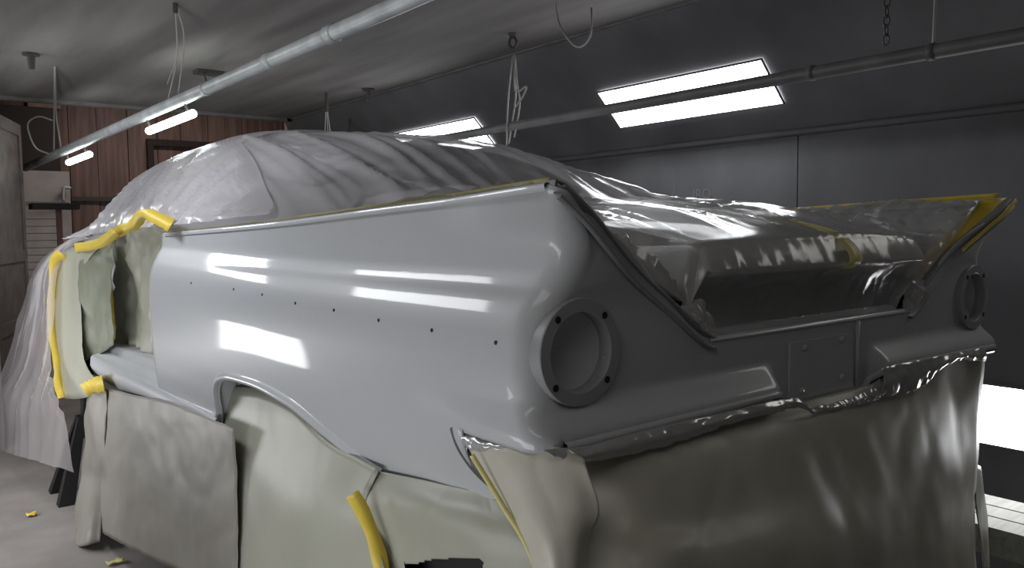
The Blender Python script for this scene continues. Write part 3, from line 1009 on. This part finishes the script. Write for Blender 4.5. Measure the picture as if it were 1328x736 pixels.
for r, (yy, ee) in enumerate(drop):
    for j in range(nx):
        c = -1 + 2 * j / (nx - 1); x, e = roof_e(c, 1.076)
        ax = abs(x)
        k = 1 - sstep(.468, .50, ax)
        tgt = min(e, ee)
        e2 = e * (1 - k) + tgt * k - .0006 * r if k > 0 else e - .0004 * r
        y2 = 1.076 * (1 - k) + yy * k
        y2 += (noise.noise(Vector((x * 16, ee * 5, 3))) * .012 + noise.noise(Vector((x * 40, ee * 8, 7))) * .006) * k * min(1, r / 9)
        y2 -= max(0, 1 - abs(noise.noise(Vector((x * 22 + ee * 14, ee * 3, 9)))) * 2.4) ** 3 * .004 * k
        extra.append(W3(x, y2, e2))
allV = extra[::-1]
# rebuild as ordered rows: bottom of the drop first, then the deck
rows = [extra[r * nx:(r + 1) * nx] for r in range(len(drop))][::-1]
V2 = [p for r in rows for p in r] + V
film_roof = empty('plastic_film', 'crumpled clear film masking the car roof and open boot lid', 'plastic sheet', W3(0, 2.4, 0))
f = grid_faces(len(rows) + len(ys), nx)
cut = (len(rows) + 27) * (nx - 1)
mesh('boot_film', V2[: (len(rows) + 28) * nx], f[:cut], M_FILM3, film_roof)
ysr = len(rows) + len(ys)
mesh('roof_film', V2[(len(rows) + 27) * nx:], grid_faces(ysr - len(rows) - 27, nx), M_FILM, film_roof)

# front half: cabin sides, windscreen
film_side = empty('plastic_film', 'milky folded film hanging over the car side windows and windscreen', 'plastic sheet', W3(0, 4.6, 0))
V = []; nys = 120
for i in range(nys):
    for j in range(nx):
        c = -1 + 2 * j / (nx - 1)
        c = c * (1 + .12 * (1 - abs(c)) * abs(c)); ac = abs(c)
        ye = 2.34 + 1.15 * (min(1, (1 - ac) / .36) ** 1.4) + .02 * noise.noise(Vector((c * 9, 0, 5)))
        y = ye + (5.95 - ye) * i / (nys - 1)
        x, e = roof_e(c, y)
        p = W3(x * (1.006 + .014 * (1 - ac)), y, e + .024)
        q = Vector((p.x * .6, p.y * 5.0 + .3 * p.z, p.z * .7))
        side = sstep(.55, .8, ac); low = sstep(.88, .97, ac) * (1 - sstep(.985, 1, ac))
        r1 = max(0, 1 - abs(noise.noise(q + Vector((4, 4, 4)))) * 2); r2 = max(0, 1 - abs(noise.noise(q * 2.1)) * 2)
        r3 = max(0, 1 - abs(noise.noise(q * 4.3 + Vector((2, 9, 4)))) * 2)
        d = (r1 ** 2 * .030 + r2 ** 2 * .020 + r3 ** 2 * .010) * side * sstep(0, .06, i / nys) + noise.noise(p * 14) * .003
        d += low * (noise.noise(p * 22) * .010 + max(0, 1 - abs(noise.noise(p * 16)) * 2) ** 2 * .016)
        V.append(p + Vector((math.copysign(d, c) * side, 0, d * (1 - side))))
mesh('cabin_film', V, grid_faces(nys, nx), M_FILM, film_side)
# front end sheet hanging almost to the floor
film_front = empty('plastic_film', 'thin clear film draped over the car bonnet and front fender at far left', 'plastic sheet', (.8, 6.2, .1))
V = []; prof = [(.2, .0), (-.4, .0), (-.75, .0), (-.93, -.05), (-1.0, -.2), (-1.015, -.45), (-1.03, -.8), (-1.05, -1.15), (-1.08, -1.5)]
nyf, nxf = 60, 70
for i in range(nyf):
    t = i / (nyf - 1)
    pr = []
    for a, b in prof:
        y0 = 5.62 + .1 * sstep(-.1, -.8, b) - 1.25 * sstep(-.65, -1.5, b)
        y = y0 + (7.0 - y0) * t
        s = interp(BASE, min(y, 6.9)) / .96
        out = (.04 + .22 * t ** 1.5) * sstep(-.15, -1.2, b) + .05 * t * sstep(0, -.3, b)
        pr.append(W3(a * (s if a < -.5 else 1) - out, y, b * (1 - .20 * (1 - t) * sstep(-.4, -1.4, b) + .05 * t) + fin_e(y) * (1 if b > -.9 else 0) + (.05 if b > -.04 else 0)))
    cc = spline(pr, nxf)
    for j, p in enumerate(cc):
        q = Vector((p.x * 1.5, p.y * 4, p.z * .9))
        d = max(0, 1 - abs(noise.noise(q)) * 2) ** 2 * .03 * (1 - .6 * sstep(.8, 1, j / nxf)) + max(0, 1 - abs(noise.noise(q * 2.7 + Vector((3, 3, 3)))) * 2) ** 2 * .010 * (1 - .8 * sstep(.7, 1, j / nxf))
        V.append(p + Vector((-d * sstep(.3, .5, j / nxf), 0, d * (1 - sstep(.3, .5, j / nxf)))))
mesh('front_film', V, grid_faces(nyf, nxf), M_FILM2, film_front)

for sx in (-1, 1):
    g = [[W3(sx * .56, 1.085, -.165), W3(sx * .52, 1.078, -.160), W3(sx * .47, 1.07, -.150), W3(sx * .42, 1.08, -.19)],
         [W3(sx * .54, 1.070, -.180), W3(sx * .50, 1.06, -.190), W3(sx * .455, 1.058, -.198), W3(sx * .41, 1.075, -.215)],
         [W3(sx * .51, 1.066, -.198), W3(sx * .475, 1.060, -.216), W3(sx * .44, 1.060, -.234), W3(sx * .405, 1.07, -.236)]]
    sheet('film_bunch', g, M_FILM3, film_roof, nu=40, nv=22, wr=.003, ws=24, seed=30 + sx, ridge=.008, thick=0)
# tape lines that belong to the films
def on_fin(y, dz=.0, dx=.0): return W3(-(wside(y, fin_e(y)) - .026 - dx), y, fin_e(y) + dz)


ribbon('tape_strip', [on_fin(3.4 - (3.4 - 1.05) * k / 20, .009) for k in range(21)], .014, film_roof, M_TAPE2, n=60, side=Vector((.5, 0, .8)))
ribbon('tape_strip', [W3(roof_e(c, 3.52)[0], 3.52, roof_e(c, 3.52)[1] + .016) for c in (-.55, -.62, -.68, -.73, -.78, -.84, -.9)], .028, film_side, M_TAPE2, side=Vector((0, 1, 0)))
ribbon('tape_strip', [W3(roof_e(c, 3.85)[0] - .02, 3.85, roof_e(c, 3.85)[1] + .016) for c in (-.72, -.77, -.82, -.88)], .028, film_side, M_TAPE2, side=Vector((0, 1, 0)))
# right fin: tape on the top edge and down the rear edge
ribbon('tape_strip', [W3(wside(y, fin_e(y)) - .02, y, fin_e(y) + .012) for y in (1.9, 1.7, 1.5, 1.3, 1.15, 1.03)], .022, film_roof, M_TAPE, side=Vector((-.5, 0, .9)))
tp = [(.93, .070), (.87, .03), (.79, -.022), (.70, -.08), (.62, -.13), (.56, -.168)]
ribbon('tape_strip', [W3(a - .006, yrear(a, b) + .040, b + .012) for k, (a, b) in enumerate(tp)], .060, film_roof, M_TAPE, side=Vector((-.12, 1, .0)), wob=.3)
ribbon('tape_strip', [W3(a + .004, yrear(a, b) - .014, b + .004) for a, b in tp[:4]], .012, film_roof, M_TAPE, side=Vector((-.55, 0, .8)))
# tape showing through the boot film
ribbon('tape_strip', [W3(.10, 1.30, .03), W3(.09, 1.12, -.01), W3(.085, 1.055, -.048), W3(.083, 1.034, -.086), W3(.08, 1.06, -.108)], .06, film_roof, M_TAPE2, side=Vector((1, 0, 0)))

# ================================================================ MASKING PAPERS
def paper(name, label, ctrl, m, drop_to=None, group=None, **k):
    g = [[PX(*q) for q in row] for row in ctrl]
    if drop_to is not None:
        last = g[-1]
        for fr_ in (.2, .4, .6, .8, 1.0):
            g.append([Vector((p.x - .02 * fr_, p.y, p.z + (drop_to - p.z) * fr_)) for p in last])
    o = sheet(name, g, m, None, label=None, **k)
    tag(o, label, 'masking paper', group)
    return o


pf = paper('masking_paper', 'pale paper taped over the front fender, edged with yellow tape at left',
           [[(70, 333, .83), (92, 322, .83), (112, 312, .84), (150, 296, .86)],
            [(70, 372, .82), (92, 368, .82), (100, 362, .82), (107, 352, .83)],
            [(71, 425, .81), (88, 425, .81), (99, 425, .815), (106, 425, .82)],
            [(76, 470, .81), (92, 474, .81), (101, 476, .815), (112, 474, .825)],
            [(83, 516, .81), (98, 517, .81), (116, 514, .82), (138, 505, .83)]], M_PAPER, seed=1, wr=.006)
ribbon('tape_strip', [PX(x_, y_, .80) for x_, y_ in ((80, 328), (71, 340), (69, 375), (68, 410), (70, 440), (75, 470), (77, 495), (82, 515))], .055, pf, wob=.5)
ribbon('tape_strip', [PX(x_, y_, .82) for x_, y_ in ((97, 321), (118, 318), (134, 313), (150, 300))], .05, pf)
ribbon('tape_strip', [PX(x_, y_, .80) for x_, y_ in ((109, 506), (120, 500), (134, 497))], .075, pf, wob=.4)
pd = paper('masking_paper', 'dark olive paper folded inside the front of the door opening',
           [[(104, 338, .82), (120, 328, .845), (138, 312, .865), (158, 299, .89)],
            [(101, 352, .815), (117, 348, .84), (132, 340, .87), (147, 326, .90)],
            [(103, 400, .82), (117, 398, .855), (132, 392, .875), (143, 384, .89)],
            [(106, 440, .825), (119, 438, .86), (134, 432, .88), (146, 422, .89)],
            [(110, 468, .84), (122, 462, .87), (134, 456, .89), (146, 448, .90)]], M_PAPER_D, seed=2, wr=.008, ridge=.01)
pj = paper('masking_paper', 'light olive paper with a yellow taped edge behind the door jamb',
           [[(146, 303, .92), (168, 290, .92), (188, 279, .92), (224, 291, .93)],
            [(143, 345, .94), (160, 335, .96), (182, 330, .96), (208, 330, .95)],
            [(144, 395, .95), (160, 395, .99), (176, 395, 1.0), (196, 390, .96)],
            [(145, 435, .96), (162, 440, 1.0), (176, 445, 1.0), (192, 440, .97)],
            [(148, 466, .97), (164, 470, 1.0), (177, 474, 1.0), (190, 478, .97)]], M_PAPER, seed=3, wr=.012, ridge=.025)
ribbon('tape_strip', [PX(x_, y_, .845) for x_, y_ in ((146, 305), (160, 297), (174, 291), (186, 278), (204, 283), (222, 292))], .052, pj, wob=.3)
ribbon('tape_strip', [PX(x_, y_, .92) for x_, y_ in ((144, 322), (142, 345), (142, 362), (144, 390), (147, 425), (146, 440))], .024, pj, wob=.4)
ps = paper('masking_paper', 'narrow folded strip of paper hanging to the floor at the far left',
           [[(112, 516, .83), (122, 508, .82), (140, 503, .83)],
            [(106, 600, .80), (118, 600, .78), (136, 600, .81)],
            [(94, 670, .76), (110, 672, .73), (132, 668, .79)],
            [(86, 710, .72), (104, 708, .69), (130, 702, .77)]], M_PAPER_G, seed=4, wr=.012)
pr = paper('masking_paper', 'broad dusty paper skirt hanging from the door sill to the floor',
           [[(138, 503, .835), (175, 512, .83), (215, 520, .828), (262, 538, .828), (304, 556, .828)],
            [(132, 560, .82), (175, 565, .81), (215, 575, .81), (262, 592, .81), (304, 605, .82)],
            [(130, 625, .80), (175, 630, .79), (215, 645, .79), (258, 660, .79), (306, 680, .80)],
            [(130, 690, .78), (170, 712, .77), (210, 730, .77), (255, 752, .77), (310, 775, .78)]], M_PAPER_G, seed=5, wr=.008, ws=4, ridge=.004, nu=50, nv=40)
pw = paper('masking_paper', 'greenish paper covering the rear wheel opening',
           [[(286, 500, .90), (332, 504, .90), (375, 522, .885), (425, 570, .875), (490, 608, .865)],
            [(288, 560, .865), (335, 575, .87), (375, 592, .86), (415, 615, .85), (470, 655, .84)],
            [(292, 640, .84), (340, 650, .83), (380, 660, .82), (425, 675, .82), (482, 695, .82)],
            [(296, 740, .80), (345, 745, .79), (385, 750, .79), (430, 755, .80), (500, 750, .81)]], M_PAPER, drop_to=.03, seed=6, wr=.006, ws=3, ridge=.003, nu=40, nv=40)
ribbon('tape_strip', [PX(x_, y_, .815) for x_, y_ in ((457, 640), (470, 662), (482, 690), (490, 715), (496, 740), (502, 770))], .034, pw, wob=.25)
hole = [PX(x_, y_, .85) for x_, y_ in ((528, 728), (538, 731), (560, 725), (600, 723), (618, 724), (625, 729), (618, 760), (534, 760))]


def in_hole(c):
    poly = [(p.y, p.z) for p in hole]; x, y = c.y, c.z; ins = False
    for i in range(len(poly)):
        (x0, y0), (x1, y1) = poly[i - 1], poly[i]
        if (y0 > y) != (y1 > y) and x < (x1 - x0) * (y - y0) / (y1 - y0) + x0: ins = not ins
    return ins


pq = paper('masking_paper', 'pale torn paper below the rear quarter, right of the yellow tape strip',
           [[(450, 600, .875), (500, 612, .88), (550, 622, .885), (600, 632, .89), (655, 645, .90), (705, 655, .92)],
            [(462, 650, .845), (505, 655, .85), (555, 660, .85), (605, 668, .86), (660, 680, .87), (710, 690, .89)],
            [(484, 700, .835), (520, 702, .845), (565, 705, .85), (610, 708, .855), (665, 712, .86), (715, 716, .88)],
            [(500, 760, .83), (530, 760, .84), (572, 760, .85), (615, 760, .855), (670, 760, .86), (720, 760, .88)]], M_PAPER, drop_to=.03, seed=7,
           wr=.006, ws=3, ridge=.003, nu=170, nv=170, cut=in_hole)
MB().box(Vector((.895, hole[0].y + .12, hole[4].z + .05)), Vector((.90, hole[5].y - .14, .55))).build('tear_shade', M_BLACK, pq, label='black slab added as the dark inside of the tear')  # black slab added behind the tear to stand for its shade
pc = paper('masking_paper', 'shiny grey paper wrapped round the rear corner under the tail light',
           [[(598, 562, .858), (640, 566, .862), (690, 574, .872), (722, 578, .888), (757, 592, .908)],
            [(612, 590, .85), (650, 592, .845), (695, 596, .862), (728, 600, .88), (762, 612, .90)],
            [(648, 650, .84), (680, 650, .835), (715, 652, .848), (748, 655, .87), (778, 662, .90)],
            [(690, 736, .82), (712, 732, .81), (732, 728, .825), (752, 725, .85), (764, 720, .885)]], M_PAPER_R, drop_to=.03, seed=8, wr=.004, ws=5, ridge=.004, nu=40, nv=50)


def ypaper(ctrl, Y0):
    return [[PY(a_, b_, Y0 + d_) for a_, b_, d_ in row] for row in ctrl]


g = ypaper([[(738, 592, .02), (800, 577, .0), (860, 560, .0), (940, 540, .0), (1040, 520, .0), (1140, 495, .0), (1220, 470, .0), (1279, 447, .0)],
            [(745, 625, .015), (810, 615, -.035), (870, 600, -.045), (950, 575, -.045), (1045, 552, -.045), (1140, 535, -.04), (1215, 510, -.01), (1277, 490, .0)],
            [(760, 670, .01), (820, 680, -.07), (880, 672, -.09), (955, 660, -.10), (1045, 640, -.10), (1138, 620, -.08), (1212, 600, -.05), (1270, 580, .0)],
            [(745, 745, .0), (815, 750, -.11), (880, 740, -.15), (955, 735, -.16), (1045, 725, -.16), (1138, 710, -.13), (1212, 690, -.08), (1266, 665, .0)]], 1.045)
last = g[-1]
for fr_ in (.25, .5, .75, 1.0): g.append([Vector((p.x, p.y - .03 * fr_, p.z + (.03 - p.z) * fr_)) for p in last])
prr = sheet('masking_paper', g, M_PAPER_R, None, nu=90, nv=60, wr=.011, ws=3.2, seed=9, ridge=.005)
tag(prr, 'wide dark paper skirt hanging below the whole rear panel', 'masking paper')
# narrow side return of the rear paper at its right end
g2 = [[PY(1266, 600, 1.045), PY(1270, 605, 1.09), PY(1272, 610, 1.16)],
      [PY(1267, 665, 1.045), PY(1276, 670, 1.10), PY(1279, 670, 1.18)], [PY(1275, 740, 1.045), PY(1280, 740, 1.10), PY(1284, 740, 1.18)]]
sheet('paper_return', g2, M_PAPER, prr, nu=14, nv=24, wr=.01, seed=10)
# silvery tape bands sealing the paper to the lower lip
def band(pts_top, pts_bot, Y0, seed, nm='sealing_tape', parent=prr, m=None, wr=.002, ridge=.006):
    top = [PY(a_, b_, Y0) for a_, b_ in pts_top]; bot = [PY(a_, b_, Y0 - .004) for a_, b_ in pts_bot]
    mid = [(p + q) / 2 - Vector((0, .008, 0)) for p, q in zip(top, bot)]
    return sheet(nm, [top, mid, bot], m or M_RIBBON, parent, nu=70, nv=12, wr=wr, ws=16, seed=seed, ridge=ridge)


band([(705, 581), (760, 577), (850, 554), (940, 533), (1030, 515), (1046, 524)], [(735, 600), (775, 597), (860, 580), (945, 552), (1032, 530), (1058, 540)], 1.010, 11)
band([(1046, 528), (1085, 520), (1120, 508), (1142, 490)], [(1060, 538), (1090, 530), (1120, 524), (1140, 518)], 1.010, 12)
band([(1142, 477), (1190, 467), (1240, 457), (1276, 450)], [(1142, 515), (1190, 505), (1235, 470), (1278, 468)], 1.010, 13, wr=.006, ridge=.004)
top = [PX(a_, b_, c_) for a_, b_, c_ in ((596, 558, .86), (640, 562, .865), (690, 571, .885))]
bot = [PX(a_, b_, c_) for a_, b_, c_ in ((606, 585, .852), (648, 590, .85), (700, 592, .872))]
sheet('sealing_tape', [top, [(p + q) / 2 - Vector((.008, .004, 0)) for p, q in zip(top, bot)], bot], M_RIBBON, pc, nu=50, nv=14, wr=.004, ws=18, seed=14, ridge=.008)
ribbon('tape_strip', [PX(x_, y_, .835) for x_, y_ in ((612, 590), (632, 622), (655, 660), (680, 700), (697, 740))], .010, pc, M_TAPE2)

# ================================================================ STANDS, SCRAPS
def stand(x, y, label):
    r = empty('jack_stand', label, 'jack stand', (x, y, 0), 'stands under the car')
    MB().tube([(x, y, .36), (x, y, EYE - .885)], .03, 10).build('column', M_BLACK, r, smooth=True)
    MB().box((x - .06, y - .06, EYE - .885), (x + .06, y + .06, EYE - .862)).build('saddle', M_BLACK, r)
    for a in (-1, 1):
        for b in (-1, 1):
            mb = MB(); top = Vector((x + a * .03, y + b * .03, .50)); bt = Vector((x + a * .16, y + b * .16, 0.0))
            n_ = len(mb.v)
            for p, s in ((top, .022), (bt, .045)):
                for dx, dy in ((-s, -s), (s, -s), (s, s), (-s, s)): mb.v.append(p + Vector((dx, dy, 0)))
            mb.f += [(0, 1, 5, 4), (1, 2, 6, 5), (2, 3, 7, 6), (3, 0, 4, 7), (3, 2, 1, 0), (4, 5, 6, 7)]
            mb.build('leg', M_BLACK, r)


stand(XC - .6, 1.9, 'black jack stand under the car tail, on the side nearer the camera')
stand(XC + .6, 1.9, 'black jack stand under the car tail, on the side by the right wall')
js = PZ(78, 655, 0)
js = js + Vector((.19, .16, 0))
stand(js.x, js.y, 'black jack stand showing under the film at far left')
MB().box((js.x - .07, js.y - .05, EYE - .862), (XC - .56, js.y + .05, EYE - .79)).build('jack_outrigger', M_BLACK, car)
stand(XC + .6, 5.6, 'black jack stand under the far front of the car')

sc_ = PZ(41, 669, 0)
V = []; n = 6
pts = [[sc_ + Vector((.026 * (i - 1.5) / 1.5, .022 * (j - 1.5) / 1.5, .012 + .02 * noise.noise(Vector((i, j, 3.3))) + .012 * ((i + j) % 2))) for j in range(4)] for i in range(4)]
o = sheet('tape_scrap', pts, M_TAPE, None, nu=10, nv=10, wr=.008, ws=20, seed=20, thick=.002)
tag(o, 'small crumpled yellow tape scrap on the floor at far left', 'scrap')
q0 = PZ(150, 731, 0)
pts = [[q0 + Vector((.04 * (i - 1.5) / 1.5, .02 * (j - 1.5) / 1.5, .010 + .012 * ((i + j) % 2))) for j in range(4)] for i in range(4)]
o = sheet('tape_scrap', pts, M_TAPE2, None, nu=10, nv=10, wr=.006, ws=20, seed=21, thick=.002)
tag(o, 'pale tape scrap on the floor at the foot of the dusty paper skirt', 'scrap')
